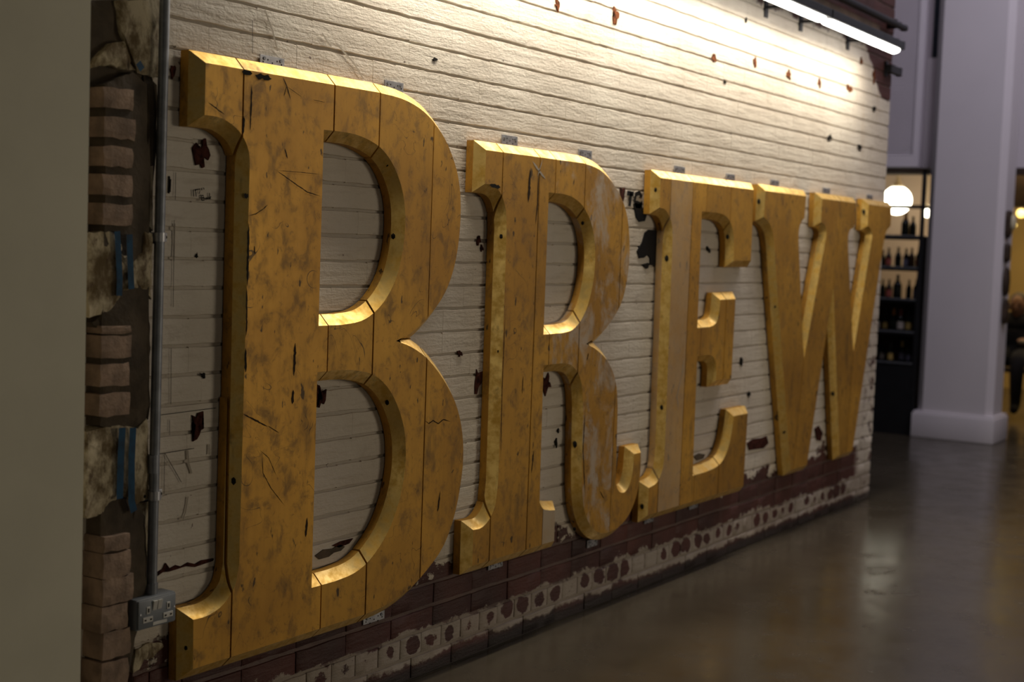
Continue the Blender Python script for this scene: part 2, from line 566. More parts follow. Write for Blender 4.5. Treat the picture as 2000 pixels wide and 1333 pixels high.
R_OUT = [(3.887, 1.721, 1), (4.53, 1.721, 1), (4.607, 1.713), (4.680, 1.696), (4.762, 1.658), (4.836, 1.602), (4.885, 1.532), (4.910, 1.434),
         (4.908, 1.325), (4.874, 1.223), (4.806, 1.150), (4.715, 1.095), (4.60, 1.057, 1), (4.675, 1.034), (4.763, .990), (4.820, .937),
         (4.855, .875), (4.870, .80, 1), (4.880, .50, 1), (4.905, .466), (4.950, .452), (4.991, .473), (5.017, .522), (5.026, .598, 1),
         (5.083, .598, 1), (5.085, .520), (5.062, .429), (5.008, .361), (4.923, .320), (4.825, .311), (4.749, .325), (4.690, .359),
         (4.643, .413), (4.616, .487), (4.604, .6, 1), (4.595, .82, 1), (4.585, .885), (4.560, .937), (4.530, .966), (4.49, .985),
         (4.43, .993, 1), (4.299, .993, 1), (4.307, .50, 1), (4.335, .472), (4.385, .460, 1), (4.42, .456, 1), (4.422, .342, 1),
         (3.890, .342, 1), (3.889, .463, 1), (3.936, .463), (3.978, .481), (4.008, .513), (4.022, .55), (4.030, .61, 1), (4.027, 1.46, 1),
         (4.020, 1.522), (3.997, 1.570), (3.965, 1.597), (3.928, 1.609), (3.887, 1.611, 1)]
R_UP = [(4.291, 1.603, 1), (4.36, 1.603, 1), (4.410, 1.601), (4.471, 1.591), (4.538, 1.564), (4.597, 1.512), (4.632, 1.442), (4.643, 1.362),
        (4.632, 1.28), (4.600, 1.2), (4.551, 1.143), (4.493, 1.112), (4.42, 1.103, 1), (4.291, 1.102, 1)]
E_OUT = [(5.152, 1.705, 1), (6.098, 1.706, 1), (6.105, 1.381, 1), (5.912, 1.379, 1), (5.907, 1.45), (5.888, 1.513), (5.850, 1.554),
         (5.790, 1.578), (5.71, 1.586, 1), (5.552, 1.586, 1), (5.559, 1.088, 1), (5.69, 1.088, 1), (5.745, 1.101), (5.774, 1.135), (5.786, 1.205, 1),
         (5.948, 1.207, 1), (5.942, .848, 1), (5.777, .848, 1), (5.775, .905), (5.755, .944), (5.712, .963), (5.65, .966, 1), (5.571, .966, 1),
         (5.578, .445, 1), (5.72, .446, 1), (5.828, .456), (5.896, .482), (5.944, .530), (5.974, .595), (5.99, .671, 1), (6.15, .671, 1),
         (6.138, .331, 1), (5.166, .331, 1), (5.165, .444, 1), (5.226, .454), (5.266, .483), (5.290, .532), (5.296, .61, 1), (5.284, 1.44, 1),
         (5.280, 1.492), (5.266, 1.53), (5.242, 1.558), (5.203, 1.580), (5.155, 1.586, 1)]
W_OUT = [(6.234, 1.708, 1), (6.753, 1.708, 1), (6.745, 1.60, 1), (6.705, 1.578), (6.676, 1.53), (6.687, 1.45, 1), (6.831, .884, 1), (7.043, 1.466, 1),
         (7.063, 1.525), (7.050, 1.556), (7.022, 1.578), (6.977, 1.587, 1), (6.975, 1.706, 1), (7.490, 1.706, 1), (7.497, 1.59, 1), (7.435, 1.57),
         (7.395, 1.53), (7.403, 1.455, 1), (7.573, .886, 1), (7.761, 1.455, 1), (7.784, 1.53), (7.766, 1.566), (7.735, 1.583), (7.700, 1.590, 1),
         (7.698, 1.708, 1), (8.102, 1.708, 1), (8.102, 1.60, 1), (8.06, 1.585), (8.015, 1.55), (7.985, 1.48, 1), (7.645, .340, 1), (7.434, .340, 1),
         (7.205, 1.253, 1), (6.951, .338, 1), (6.723, .338, 1), (6.402, 1.35, 1), (6.375, 1.45), (6.342, 1.52), (6.295, 1.562), (6.228, 1.587, 1)]
TH, CH = .060, .030        # thickness of the letters, size of their chamfer
BASES = []                 # outer outline of every letter, for what it hides of the wall


def vplane(x):
    return (Vector((x, 0, 0)), Vector((1, 0, 0)))


def lplane(a, b):
    d = Vector((b[0] - a[0], 0, b[1] - a[1])).normalized()
    return (Vector((a[0], 0, a[1])), Vector((d.z, 0, -d.x)))


def islands(bm):
    seen, out = set(), []
    for v in bm.verts:
        if v in seen: continue
        st, grp = [v], []
        seen.add(v)
        while st:
            q = st.pop(); grp.append(q)
            for e in q.link_edges:
                w = e.other_vert(q)
                if w not in seen: seen.add(w); st.append(w)
        out.append(grp)
    return out


def cut(bm, co, no, keep_neg, gap=.0029):
    b = bm.copy()
    n = no if keep_neg else -no
    r = bmesh.ops.bisect_plane(b, geom=b.verts[:] + b.edges[:] + b.faces[:], dist=1e-6, plane_co=co - n * gap, plane_no=n, clear_outer=True)
    es = [e for e in b.edges if e.is_boundary]
    if es: bmesh.ops.triangulate(b, faces=bmesh.ops.edgeloop_fill(b, edges=es)['faces'])
    if not b.faces:
        b.free(); return None
    return b


def build_letter(name, label, outer, holes, cuts, mat_for):
    out = smooth_outline(outer)
    if signed(out) < 0: out.reverse()
    loops = [out]
    for h in holes:
        q = smooth_outline(h)
        if signed(q) > 0: q.reverse()
        loops.append(q)
    base = offset(out, CH)
    hb = [offset(q, CH) for q in loops[1:]]
    BASES.append((base, hb))
    bm = bmesh.new()
    fronts, backs = [], []
    for lp in loops:
        bs = offset(lp, CH)
        F = [bm.verts.new((p.x, -TH, p.y)) for p in lp]
        Cc = [bm.verts.new((p.x, -TH + CH, p.y)) for p in bs]
        K = [bm.verts.new((p.x, -.0045, p.y)) for p in bs]
        n = len(lp)
        for k in range(n):
            j = (k + 1) % n
            bm.faces.new((F[k], F[j], Cc[j], Cc[k]))
            bm.faces.new((Cc[k], Cc[j], K[j], K[k]))
        fronts.append(F); backs.append(K)
    for rings in (fronts, backs):
        flat = [v for rg in rings for v in rg]
        for tri in tessellate_polygon([[Vector((v.co.x, v.co.z, 0)) for v in rg] for rg in rings]):
            try: bm.faces.new([flat[q] for q in tri])
            except ValueError: pass
    bmesh.ops.recalc_face_normals(bm, faces=bm.faces[:])
    pieces = [bm]
    for co, no in cuts:
        nxt = []
        for p in pieces:
            for s in (True, False):
                c = cut(p, co, no, s)
                if c: nxt.append(c)
            p.free()
        pieces = nxt
    xs = [p.x for p in out]
    root = empty(name, ((min(xs) + max(xs)) / 2, 0, .3), label, 'sign letter', 'gold wooden letters on the painted brick wall')
    rnd = random.Random(name)
    for p in pieces:
        for grp in islands(p):
            g = set(grp)
            b = bmesh.new()
            mp = {v: b.verts.new(v.co) for v in grp}
            for f in p.faces:
                if f.verts[0] in g:
                    try: b.faces.new([mp[v] for v in f.verts])
                    except ValueError: pass
            if len(b.faces) < 4:
                b.free(); continue
            cx = sum(v.co.x for v in b.verts) / len(b.verts); cz = sum(v.co.z for v in b.verts) / len(b.verts)
            dy = -rnd.uniform(0, .0022)
            for v in b.verts:
                if v.co.y < -.01: v.co.y += dy
            mt, lb = mat_for(cx, cz)
            bmesh.ops.recalc_face_normals(b, faces=b.faces[:])
            for f in b.faces:
                if -.9 < f.normal.y < -.5: f.material_index = 1
            o = obj('plank', b, [mt, 'gold_leaf'], root, smooth=32)
            if lb: o['label'] = lb
        p.free()
    return root


def gmat(x, z): return 'gold', None


def rmat(x, z):
    if x > 4.33 and z < .55 and x < 4.45: return 'wood_bare', 'stub of a foot with the gold worn to pale wood'
    if x > 4.32 and z > 1.0: return 'gold_scuffed', 'plank scuffed with whitish scrapes'
    return 'gold', None


def emat(x, z):
    if 5.26 < x < 5.455: return 'gold_pale', 'faded brownish plank'
    return 'gold', None


letter_b = build_letter('sign_letter', 'huge gold wooden letter B beside the grey conduit, the tallest of the letters', B_OUT, [B_UP, B_LO],
                        [vplane(2.749), vplane(3.115), vplane(3.322), vplane(3.595)], gmat)
letter_r = build_letter('sign_letter', 'gold wooden letter R with a curled tail and white scuffs on its bowl', R_OUT, [R_UP],
                        [vplane(3.991), vplane(4.226), vplane(4.334), vplane(4.546), vplane(4.843)], rmat)
letter_e = build_letter('sign_letter', 'gold wooden letter E with three slab arms and a faded stem', E_OUT, [],
                        [vplane(5.251), vplane(5.458), vplane(5.598), vplane(5.8515)], emat)
letter_w = build_letter('sign_letter', 'gold wooden letter W at the far end of the brick wall', W_OUT, [],
                        [lplane((6.831, .884), (6.76, .336)), lplane((7.205, 1.253), (7.26, 1.70)), lplane((7.573, .886), (7.54, .34))], gmat)


def hidden_by_letter(x, z):
    """is the wall point behind a letter as the camera stands"""
    p = Vector((x, 0, z))
    for yy in (-TH + CH, -.012):
        d = p - CAM
        q = CAM + d * ((yy - CAM.y) / d.y)
        for base, hb in BASES:
            if inside(base, q.x, q.z) and not any(inside(h, q.x, q.z) for h in hb): return True
    return False


# ------------------------------------------------------------------ floor and the brick wall
WX0, WX1, WZ1 = 2.47, 8.16, 3.30
fl = obj('floor', bx((-4, -9, -.08), (18, 6, 0)), 'floor')
tag(fl, 'polished brown-grey concrete floor', None, None, 'structure')
bm = bx((WX0, .006, 0), (WX1 - .006, .34, WZ1))
box(bm, (-3, .03, 0), (WX0, .34, WZ1))
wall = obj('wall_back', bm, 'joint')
tag(wall, 'brick wall painted cream with worn red brick at its foot', None, None, 'structure')

COURSE = .075
VAR = {}


def brick_mesh(L, h, seed, tight=False):
    rnd = random.Random(seed)
    bm = bmesh.new()
    nx, nz = 4, 2
    g = {}
    for i in range(nx + 1):
        for k in range(nz + 1):
            x, z = -L / 2 + L * i / nx, -h / 2 + h * k / nz
            y = rnd.uniform(-.0006, .0004)
            if i in (0, nx) and not tight: x += rnd.uniform(-.001, .001); y += .0008
            if i in (0, nx) and tight: y = 0
            if k in (0, nz): z += rnd.uniform(-.0016, .0016); y += .0007
            g[i, k] = bm.verts.new((x, y, z))
    for i in range(nx):
        for k in range(nz):
            bm.faces.new((g[i, k], g[i + 1, k], g[i + 1, k + 1], g[i, k + 1]))
    ring = [(i, 0) for i in range(nx)] + [(nx, k) for k in range(nz)] + [(i, nz) for i in range(nx, 0, -1)] + [(0, k) for k in range(nz, 0, -1)]
    bev = []
    for q in ring:
        v = g[q].co
        s = 1 + (.0004 if tight else .003) / (L / 2), 1 + .0014 / (h / 2)
        bev.append(bm.verts.new((v.x * s[0], .003, v.z * s[1])))
    bk = [bm.verts.new((v.co.x, .02, v.co.z)) for v in bev]
    n = len(ring)
    for k in range(n):
        j = (k + 1) % n
        bm.faces.new((g[ring[k]], bev[k], bev[j], g[ring[j]]))
        bm.faces.new((bev[k], bk[k], bk[j], bev[j]))
    bmesh.ops.recalc_face_normals(bm, faces=bm.faces[:])
    me = bpy.data.meshes.new('brick')
    bm.to_mesh(me); bm.free()
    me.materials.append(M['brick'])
    for p in me.polygons: p.use_smooth = True
    me.set_sharp_from_angle(angle=R(50))
    return me


for k, L, T in (('s', .2155, .2252), ('h', .1030, .1127), ('c', .043, .0527)):
    VAR[k] = [brick_mesh(L, .0605, 31 * i + ord(k)) for i in range(7)]
    VAR[k + 't'] = [brick_mesh(T, .0640, 37 * i + ord(k), True) for i in range(7)]     # joints filled with paint
spots = []
rnd = random.Random(3)
for c in range(int(WZ1 / COURSE)):
    z = (c + .5) * COURSE
    header = c % 4 == 1
    x = WX1
    start = {0: None, 1: 'h', 2: None, 3: 'h'}[c % 4]
    seq = []
    if header: seq = ['c']
    elif c % 4 == 3 or c % 4 == 2: seq = ['h']
    W = {'s': .2255, 'h': .1130, 'c': .0530}
    i = 0
    while x > WX0 + .02:
        k = seq[i] if i < len(seq) else ('h' if header else 's')
        i += 1
        w = W[k]
        if x - w < WX0 - .012:
            k = 'h' if x - W['h'] > WX0 - .012 else 'c'
            w = W[k]
        if x - w < WX0 - .03: break
        spots.append((k, x - w / 2, z))
        x -= w
ranked = []
for k, x, z in spots:
    px, py = project((x, 0, z))
    hl = {'s': .109, 'h': .052, 'c': .022}[k]
    vis = 0
    for dx in (-.8, 0, .8):
        for dz in (-.024, .024):
            qx, qy = project((x + dx * hl, 0, z + dz))
            if 0 < qx < 2000 and 0 < qy < 1333 and not hidden_by_letter(x + dx * hl, z + dz): vis += 1
    a = project((x - hl, 0, z)); b = project((x + hl, 0, z))
    t = project((x, 0, z + .03)); d = project((x, 0, z - .03))
    ar = abs(b[0] - a[0]) * abs(d[1] - t[1]) * vis / 6
    ranked.append((ar, k, x, z))
ranked.sort(reverse=True)
mass_v, mass_f = [], []
for i, (ar, k, x, z) in enumerate(ranked):
    tight = z > .40
    me = rnd.choice(VAR[k + 't' if tight else k])
    loc = Vector((x + (0 if tight else rnd.uniform(-.001, .001)), rnd.uniform(-.0003, .0003) if tight else rnd.uniform(-.0016, .0012), z + .002 * mnoise.noise(Vector((x * .8, z * 9, 0))) + rnd.uniform(-.0003, .0003)))
    if i < 280 and ar > 0:
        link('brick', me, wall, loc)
    else:
        n0 = len(mass_v)
        mass_v += [v.co + loc for v in me.vertices]
        mass_f += [[q + n0 for q in p.vertices] for p in me.polygons]
me = bpy.data.meshes.new('bricks_beyond')
me.from_pydata([tuple(v) for v in mass_v], [], mass_f)
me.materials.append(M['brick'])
for p in me.polygons: p.use_smooth = True
me.set_sharp_from_angle(angle=R(50))
o = link('bricks_beyond', me, wall)
o['kind'] = 'stuff'

# ---- marks on the painted wall: chips, rusty holes, black paint (each a thin piece of its own)
YM = -.0042
# px centre, half width and half height in metres, material, name
MARKS = [(395, 302, .026, .038, 'chip', 'paint_chip'), (385, 828, .026, .036, 'chip', 'paint_chip'), (1087, 8, .03, .018, 'rust', 'rusty_hole'),
         (1201, 33, .032, .026, 'rust', 'rusty_hole'), (1394, 115, .03, .02, 'rust', 'rusty_hole'), (1473, 120, .028, .018, 'rust', 'rusty_hole'), (1541, 146, .04, .028, 'rust', 'rusty_hole'),
         (1600, 162, .035, .02, 'rust', 'rusty_hole'), (1659, 174, .045, .022, 'rust', 'rusty_hole'), (1682, 120, .03, .02, 'rust', 'rusty_hole'), (1706, 149, .03, .034, 'rust', 'rusty_hole'),
         (1215, 380, .02, .028, 'chip', 'paint_chip'), (624, 773, .02, .026, 'chip', 'paint_chip'), (1066, 748, .03, .032, 'chip', 'paint_chip'),
         (932, 742, .022, .038, 'chip', 'paint_chip'), (897, 692, .012, .010, 'chip', 'paint_chip'), (1383, 488, .02, .012, 'dark_hole', 'paint_chip'),
         (1678, 287, .03, .014, 'dark_hole', 'paint_chip'), (1620, 270, .03, .012, 'dark_hole', 'paint_chip'), (1707, 212, .03, .012, 'dark_hole', 'paint_chip'),
         (1447, 705, .014, .018, 'dark_hole', 'paint_chip'), (1462, 770, .016, .010, 'dark_hole', 'paint_chip'), (1085, 866, .008, .014, 'dark_hole', 'paint_chip'),
         (1089, 842, .008, .008, 'dark_hole', 'paint_chip'), (934, 470, .012, .012, 'chip', 'paint_chip'), (940, 486, .008, .012, 'chip', 'paint_chip'),
         (383, 500, .004, .004, 'dark_hole', 'paint_chip'), (330, 365, .004, .02, 'dark_hole', 'paint_chip'), (395, 733, .006, .006, 'dark_hole', 'paint_chip'),
         (336, 140, .008, .016, 'chip', 'paint_chip'), (622, 773, .01, .02, 'chip', 'paint_chip'), (848, 116, .012, .006, 'dark_hole', 'paint_chip'),
         (1262, 520, .02, .012, 'black_paint', 'black_splash'), (1457, 38, .01, .012, 'dark_hole', 'paint_chip'), (1415, 160, .01, .008, 'dark_hole', 'paint_chip')]
for i, (px, py, rx, rz, mt, nm) in enumerate(MARKS):
    p = on_wall(px, py)
    obj(nm, slab(bmesh.new(), blob(p.x, p.z, rx * (.6 if mt == 'rust' else .9), rz, 15, .75, i + 5), YM, .0), mt, wall)


def px_poly(pts, y=0.0):
    return [(on_wall(a, b, y).x, on_wall(a, b, y).z) for a, b in pts]


def px_slab(name, pts, y0, y1, mt, parent):
    return obj(name, slab(bmesh.new(), px_poly(pts), y0, y1), mt, parent)


px_slab('black_splash', [(1243, 491), (1253, 474), (1258, 455), (1266, 449), (1280, 450), (1281, 519), (1268, 518), (1268, 505), (1263, 498), (1256, 504), (1247, 505)], YM, 0, 'black_paint', wall)
px_slab('black_splash', [(1237, 400), (1243, 392), (1251, 396), (1253, 410), (1262, 420), (1258, 432), (1247, 434), (1241, 425)], YM, 0, 'black_paint', wall)
bm = bmesh.new()     # remains of painted stencil lettering
for st in ([(1223, 377), (1236, 379)], [(1231, 377), (1228, 403)], [(1252, 386), (1247, 377), (1240, 380), (1238, 392), (1241, 402), (1248, 403), (1253, 396)]):
    ribbon(bm, px_poly(st), .020, YM)
tag(obj('stencil_letters', bm, 'black_paint', wall), 'worn black painted letters TO')
bm = bmesh.new()     # handwritten note: 117" Bank
for st in ([(375, 371), (376, 384)], [(379, 371), (381, 384)], [(379, 371.5), (389, 369.5), (386.5, 379)], [(391, 368), (392, 372)], [(395, 366.5), (396.5, 370.5)],
           [(391, 382), (391.5, 391.5)], [(391, 382), (395, 382), (395.5, 386), (391.5, 386.5), (397, 387), (397, 391), (391.5, 391.5)],
           [(401, 386.5), (398.5, 388.5), (400, 390.5), (402, 386.8), (402.5, 390)], [(403.5, 390), (404, 386.5), (405.8, 386.5), (406, 390)],
           [(406.8, 377), (407.2, 389.5)], [(410, 384), (407.3, 387), (409.8, 389)]):
    ribbon(bm, px_poly(st), .0028, YM)
tag(obj('handwritten_note', bm, 'pencil', wall), 'handwritten note reading 117" Bank')
bm = bmesh.new()     # ruled pencil lines and scrawls near the conduit
for st in ([(341, 337), (340, 391)], [(332, 680), (331.5, 790)], [(319, 885), (318, 965)], [(310, 887), (377, 876)], [(320, 886), (336, 914), (352, 942)],
           [(303, 812), (420, 797)], [(491, 105), (491, 40)], [(338, 430), (336, 600)], [(329, 850), (329, 820)]):
    ribbon(bm, px_poly(st), .0016, YM)
obj('pencil_line', bm, 'pencil', wall)
for st, w in (([(364, 880), (366, 905), (372, 925)], .006), ([(365, 970), (360, 1000), (355, 1015)], .004), ([(406, 868), (406, 888)], .005),
              ([(339, 437), (337, 510)], .005), ([(515, 20), (530, 60), (540, 100)], .006), ([(655, 85), (690, 125), (708, 155)], .006), ([(627, 65), (645, 92)], .005)):
    obj('paint_scrape', ribbon(bmesh.new(), px_poly(st), w, YM), 'scratch_pale', wall)

# torn strips of paint and mould
for pts, mt in (([(303, 1120), (316, 1112), (322, 1100), (330, 1111), (342, 1104), (352, 1107), (366, 1099), (380, 1102), (392, 1095), (416, 1091), (414, 1096), (396, 1102), (378, 1108), (362, 1106), (344, 1112), (328, 1117), (316, 1118), (305, 1126)], 'chip'),
                ([(614, 1086), (630, 1074), (648, 1072), (662, 1064), (672, 1068), (664, 1076), (650, 1080), (640, 1088), (622, 1093)], 'mortar'),
                ([(648, 1066), (664, 1058), (688, 1052), (680, 1062), (660, 1070)], 'chip'),
                ([(1458, 866), (1470, 858), (1486, 856), (1496, 852), (1500, 866), (1490, 876), (1474, 878), (1462, 880)], 'chip'),
                ([(1590, 838), (1598, 832), (1606, 846), (1602, 862), (1594, 860)], 'chip'),
                ([(1354, 892), (1364, 886), (1376, 888), (1372, 896), (1360, 900)], 'mortar')):
    px_slab('paint_chip', pts, YM, 0, mt, wall)

# bracketed board, steel pipe and stub at the top of the wall
bm = bx((2.6, -.03, 2.615), (7.83, .02, 2.705), .003)
tag(obj('trim_1', bm, 'board'), 'brown board along the top of the painted brickwork', None, None, 'structure')
bm = tube(bmesh.new(), [(2.6, -.045, 2.745), (8.22, -.045, 2.745)], .02, 10)
for x in (3.4, 5.2, 7.0, 8.05): box(bm, (x - .02, -.05, 2.72), (x + .02, .003, 2.77))
tag(obj('pipe', bm, 'black'), 'dark steel pipe along the wall above the tube lamps', 'pipe')
bm = bx((8.02, -.045, 2.47), (8.215, -.012, 2.515), .003)
box(bm, (8.02, -.014, 2.45), (8.06, .01, 2.535))
tag(obj('bracket', bm, 'black'), 'dark steel stub sticking out past the wall end below the lamp', 'bracket')

# ------------------------------------------------------------------ broken end of the wall at the left: toothed bricks, plaster, conduit
pl = bx((-3, -.08, 0), (2.229, .03, WZ1 + .2))
pl = obj('wall_left', pl, 'plaster')
tag(pl, 'smooth grey-green plastered wall at the left', None, None, 'structure')
TEETH = [(2.314, 2.406, 1.705, 1.752), (2.317, 2.412, 1.633, 1.683), (2.316, 2.406, 1.567, 1.614), (2.315, 2.407, 1.498, 1.549), (2.315, 2.409, 1.428, 1.477),
         (2.318, 2.410, 1.168, 1.188), (2.318, 2.412, 1.110, 1.163), (2.316, 2.408, 1.042, 1.095), (2.316, 2.410, .969, 1.025),
         (2.329, 2.409, .641, .677), (2.326, 2.412, .575, .636), (2.327, 2.422, .510, .573), (2.322, 2.405, .445, .507), (2.330, 2.415, .376, .442), (2.325, 2.41, .302, .368), (2.33, 2.40, .226, .294)]
for i, (x0, x1, z0, z1) in enumerate(TEETH):
    rnd = random.Random(i + 50)
    bm = bmesh.new()
    nx, nz = 4, 3
    yf = -.034 if z0 > .7 else -.045
    g = {}
    for a in range(nx + 1):
        for b in range(nz + 1):
            e = (a in (0, nx)) + (b in (0, nz))
            g[a, b] = bm.verts.new((x0 + (x1 - x0) * a / nx + rnd.uniform(-.002, .002), yf + e * .0008 + rnd.uniform(0, .0012) + (rnd.uniform(0, .003) if e == 2 else 0),
                                    z0 + (z1 - z0) * b / nz + rnd.uniform(-.0025, .0025)))
    for a in range(nx):
        for b in range(nz):
            bm.faces.new((g[a, b], g[a + 1, b], g[a + 1, b + 1], g[a, b + 1]))
    ring = [(a, 0) for a in range(nx)] + [(nx, b) for b in range(nz)] + [(a, nz) for a in range(nx, 0, -1)] + [(0, b) for b in range(nz, 0, -1)]
    m = [bm.verts.new((g[q].co.x, yf + .03, g[q].co.z)) for q in ring]
    k = [bm.verts.new((g[q].co.x, .034, g[q].co.z)) for q in ring]
    for q in range(len(ring)):
        j = (q + 1) % len(ring)
        bm.faces.new((g[ring[q]], m[q], m[j], g[ring[j]])); bm.faces.new((m[q], k[q], k[j], m[j]))
    obj('brick', bm, 'buff', wall)


def rough_slab(name, pts, y0, y1, mt, amp=.006, seed=0):
    """lumpy slab: outline in pixels on the wall, surface broken up"""
    bm = bmesh.new()
    P = [on_wall(a, b, y0) for a, b in pts]
    f = bm.faces.new([bm.verts.new((p.x, y0, p.z)) for p in P])
    bmesh.ops.triangulate(bm, faces=[f])
    for _ in range(3): bmesh.ops.subdivide_edges(bm, edges=[e for e in bm.edges if e.calc_length() > .016], cuts=1)
    bmesh.ops.triangulate(bm, faces=bm.faces[:])
    edge = [e for e in bm.edges if e.is_boundary]
    r = bmesh.ops.extrude_edge_only(bm, edges=edge)
    for v in r['geom']:
        if isinstance(v, bmesh.types.BMVert): v.co.y = y1
    new = {v for v in r['geom'] if isinstance(v, bmesh.types.BMVert)}
    for v in bm.verts:
        if v in new: continue
        q = v.co * 38 + Vector((seed * 7.1, 0, 0))
        v.co.y += amp * (mnoise.noise(q) + .5 * mnoise.noise(q * 2.7))
        if v.is_boundary or any(e.other_vert(v) in new for e in v.link_edges):
            v.co.y += amp * .8
            v.co.x += .004 * mnoise.noise(q * 1.7); v.co.z += .005 * mnoise.noise(q * 1.9 + Vector((5, 0, 0)))
    return obj(name, bm, mt, wall, smooth=40)


# dark pointing around the teeth
rough_slab('mortar_smear', [(207, 165), (262, 140), (292, 165), (290, 300), (286, 440), (292, 610), (288, 825), (262, 835), (199, 835), (200, 640), (204, 450), (206, 300)], -.0265, .034, 'mortar', .007, 1)
rough_slab('mortar_smear', [(200, 985), (262, 970), (288, 1010), (288, 1165), (252, 1333), (196, 1333)], -.027, .034, 'mortar', .008, 2)
rough_slab('mortar_smear', [(180, 0), (330, 0), (325, 150), (262, 160), (178, 170)], .0, .034, 'mortar', .012, 3)
rough_slab('mortar_smear', [(283, 130), (308, 165), (306, 300), (296, 470), (284, 450), (286, 300)], -.006, .03, 'mortar', .006, 4)
rough_slab('mortar_smear', [(232, 560), (262, 565), (290, 570), (296, 640), (292, 820), (262, 830), (205, 655), (185, 632), (205, 610)], -.022, .03, 'mortar', .008, 5)
# remains of cream plaster
rough_slab('plaster_patch', [(232, 0), (320, 0), (312, 150), (296, 150), (270, 142), (252, 95), (240, 60)], -.012, .03, 'cream', .005, 6)
rough_slab('plaster_patch', [(196, 112), (222, 85), (246, 80), (268, 138), (244, 138), (218, 126), (185, 131)], -.020, .03, 'cream', .008, 7)
rough_slab('plaster_patch', [(170, 456), (228, 452), (236, 470), (243, 495), (262, 505), (280, 492), (284, 452), (301, 456), (298, 585), (288, 566), (262, 562), (244, 570), (226, 598), (208, 615), (178, 620), (172, 560)], -.030, .03, 'cream', .007, 8)
rough_slab('plaster_patch', [(174, 846), (205, 836), (236, 832), (270, 836), (292, 818), (296, 975), (268, 985), (244, 972), (215, 985), (205, 1003), (176, 1014), (166, 1005), (163, 920)], -.028, .03, 'cream', .008, 9)
rough_slab('plaster_patch', [(282, 335), (300, 325), (300, 450), (290, 440), (282, 420), (285, 370)], -.012, .03, 'cream', .004, 10)
rough_slab('plaster_patch', [(268, 970), (292, 965), (292, 1080), (272, 1085), (264, 1040), (258, 1010)], -.006, .03, 'cream', .005, 11)
rough_slab('plaster_patch', [(266, 1270), (290, 1258), (318, 1255), (322, 1265), (300, 1285), (282, 1290), (275, 1310), (262, 1315)], -.006, .03, 'cream', .004, 12)
for pts, w in (([(229, 452), (232, 500), (234, 545), (233, 578)], .018), ([(253, 458), (254, 500), (257, 565)], .019),
               ([(239, 836), (236, 900), (234, 975)], .021), ([(260, 836), (257, 900), (257, 980), (262, 1000)], .021), ([(270, 122), (278, 136)], .018)):
    y = -.0385
    obj('spray_stripe', ribbon(bmesh.new(), [(on_wall(a, b, y).x, on_wall(a, b, y).z) for a, b in pts], w, y), 'blue_spray', wall)

# conduit
con = empty('conduit', (2.497, -.028, .52), 'grey steel conduit pipe running up the wall from the double socket', 'conduit')
obj('pipe_length', tube(bmesh.new(), [(2.496, -.028, .505), (2.499, -.028, 1.2), (2.503, -.028, 2.1), (2.505, -.028, WZ1)], .0128, 16), 'steel', con, 60)
obj('coupling', tube(bmesh.new(), [(2.494, -.028, .815), (2.494, -.028, .86)], .0148, 16), 'steel', con, 60)
obj('coupling', tube(bmesh.new(), [(2.496, -.028, .505), (2.496, -.028, .535)], .0155, 16), 'steel', con, 60)
for z in (1.403, .757):
    x = 2.499
    bm = tube(bmesh.new(), [(x, -.028, z - .011), (x, -.028, z + .011)], .0165, 16)
    box(bm, (x - .034, -.020, z - .011), (x + .034, -.014, z + .011), .001)
    cl = obj('saddle_clip', bm, 'zinc', con, 40)
    obj('spacer', bx((x - .028, -.014, z - .017), (x + .028, .004, z + .006), .002), 'black', cl)
    for s in (-1, 1):
        obj('screw', tube(bmesh.new(), [(x + s * .027, -.0235, z), (x + s * .027, -.016, z)], .0042, 8), 'dark_hole', cl)

# double socket
so = empty('socket_outlet', (2.495, -.02, .47), 'grey metal-clad double socket with white switches at the conduit foot', 'socket')
bm = bx((2.424, -.052, .4285), (2.556, .0, .5075), .006)
obj('box', bm, 'socket', so, 40)
bm = bx((2.428, -.0565, .4325), (2.552, -.051, .5035), .003)
pt = obj('face_plate', bm, 'socket', so, 40)
for x in (2.480, 2.496):
    bm = bmesh.new()
    v = [(-.0065, -.057, -.012), (.0065, -.057, -.012), (.0065, -.0585, .012), (-.0065, -.0585, .012)]
    F = [bm.verts.new((x + a, b - (.004 if c > 0 else .001), .486 + c)) for a, b, c in v]
    K = [bm.verts.new((x + a, -.055, .486 + c)) for a, b, c in v]
    bm.faces.new(F); bm.faces.new(K)
    for k in range(4): bm.faces.new((F[k], F[(k + 1) % 4], K[(k + 1) % 4], K[k]))
    obj('rocker_switch', bm, 'white_plastic', so)
for cx in (2.459, 2.526):
    bm = bx((cx - .0055, -.0585, .468), (cx + .0055, -.056, .486), .0008)
    box(bm, (cx - .017, -.0585, .447), (cx + .015, -.056, .461), .0008)
    ins = obj('socket_insert', bm, 'white_plastic', so)
    bm = bx((cx - .002, -.0592, .472), (cx + .002, -.058, .482))
    box(bm, (cx - .013, -.0592, .4515), (cx - .007, -.058, .4555)); box(bm, (cx + .005, -.0592, .4515), (cx + .011, -.058, .4555))
    obj('pin_hole', bm, 'dark_hole', ins)
obj('label_strip', bx((2.475, -.0575, .4355), (2.522, -.056, .4435)), 'white_plastic', so)
for x in (2.434, 2.546): obj('screw', tube(bmesh.new(), [(x, -.058, .470), (x, -.056, .470)], .0028, 8), 'zinc', so)

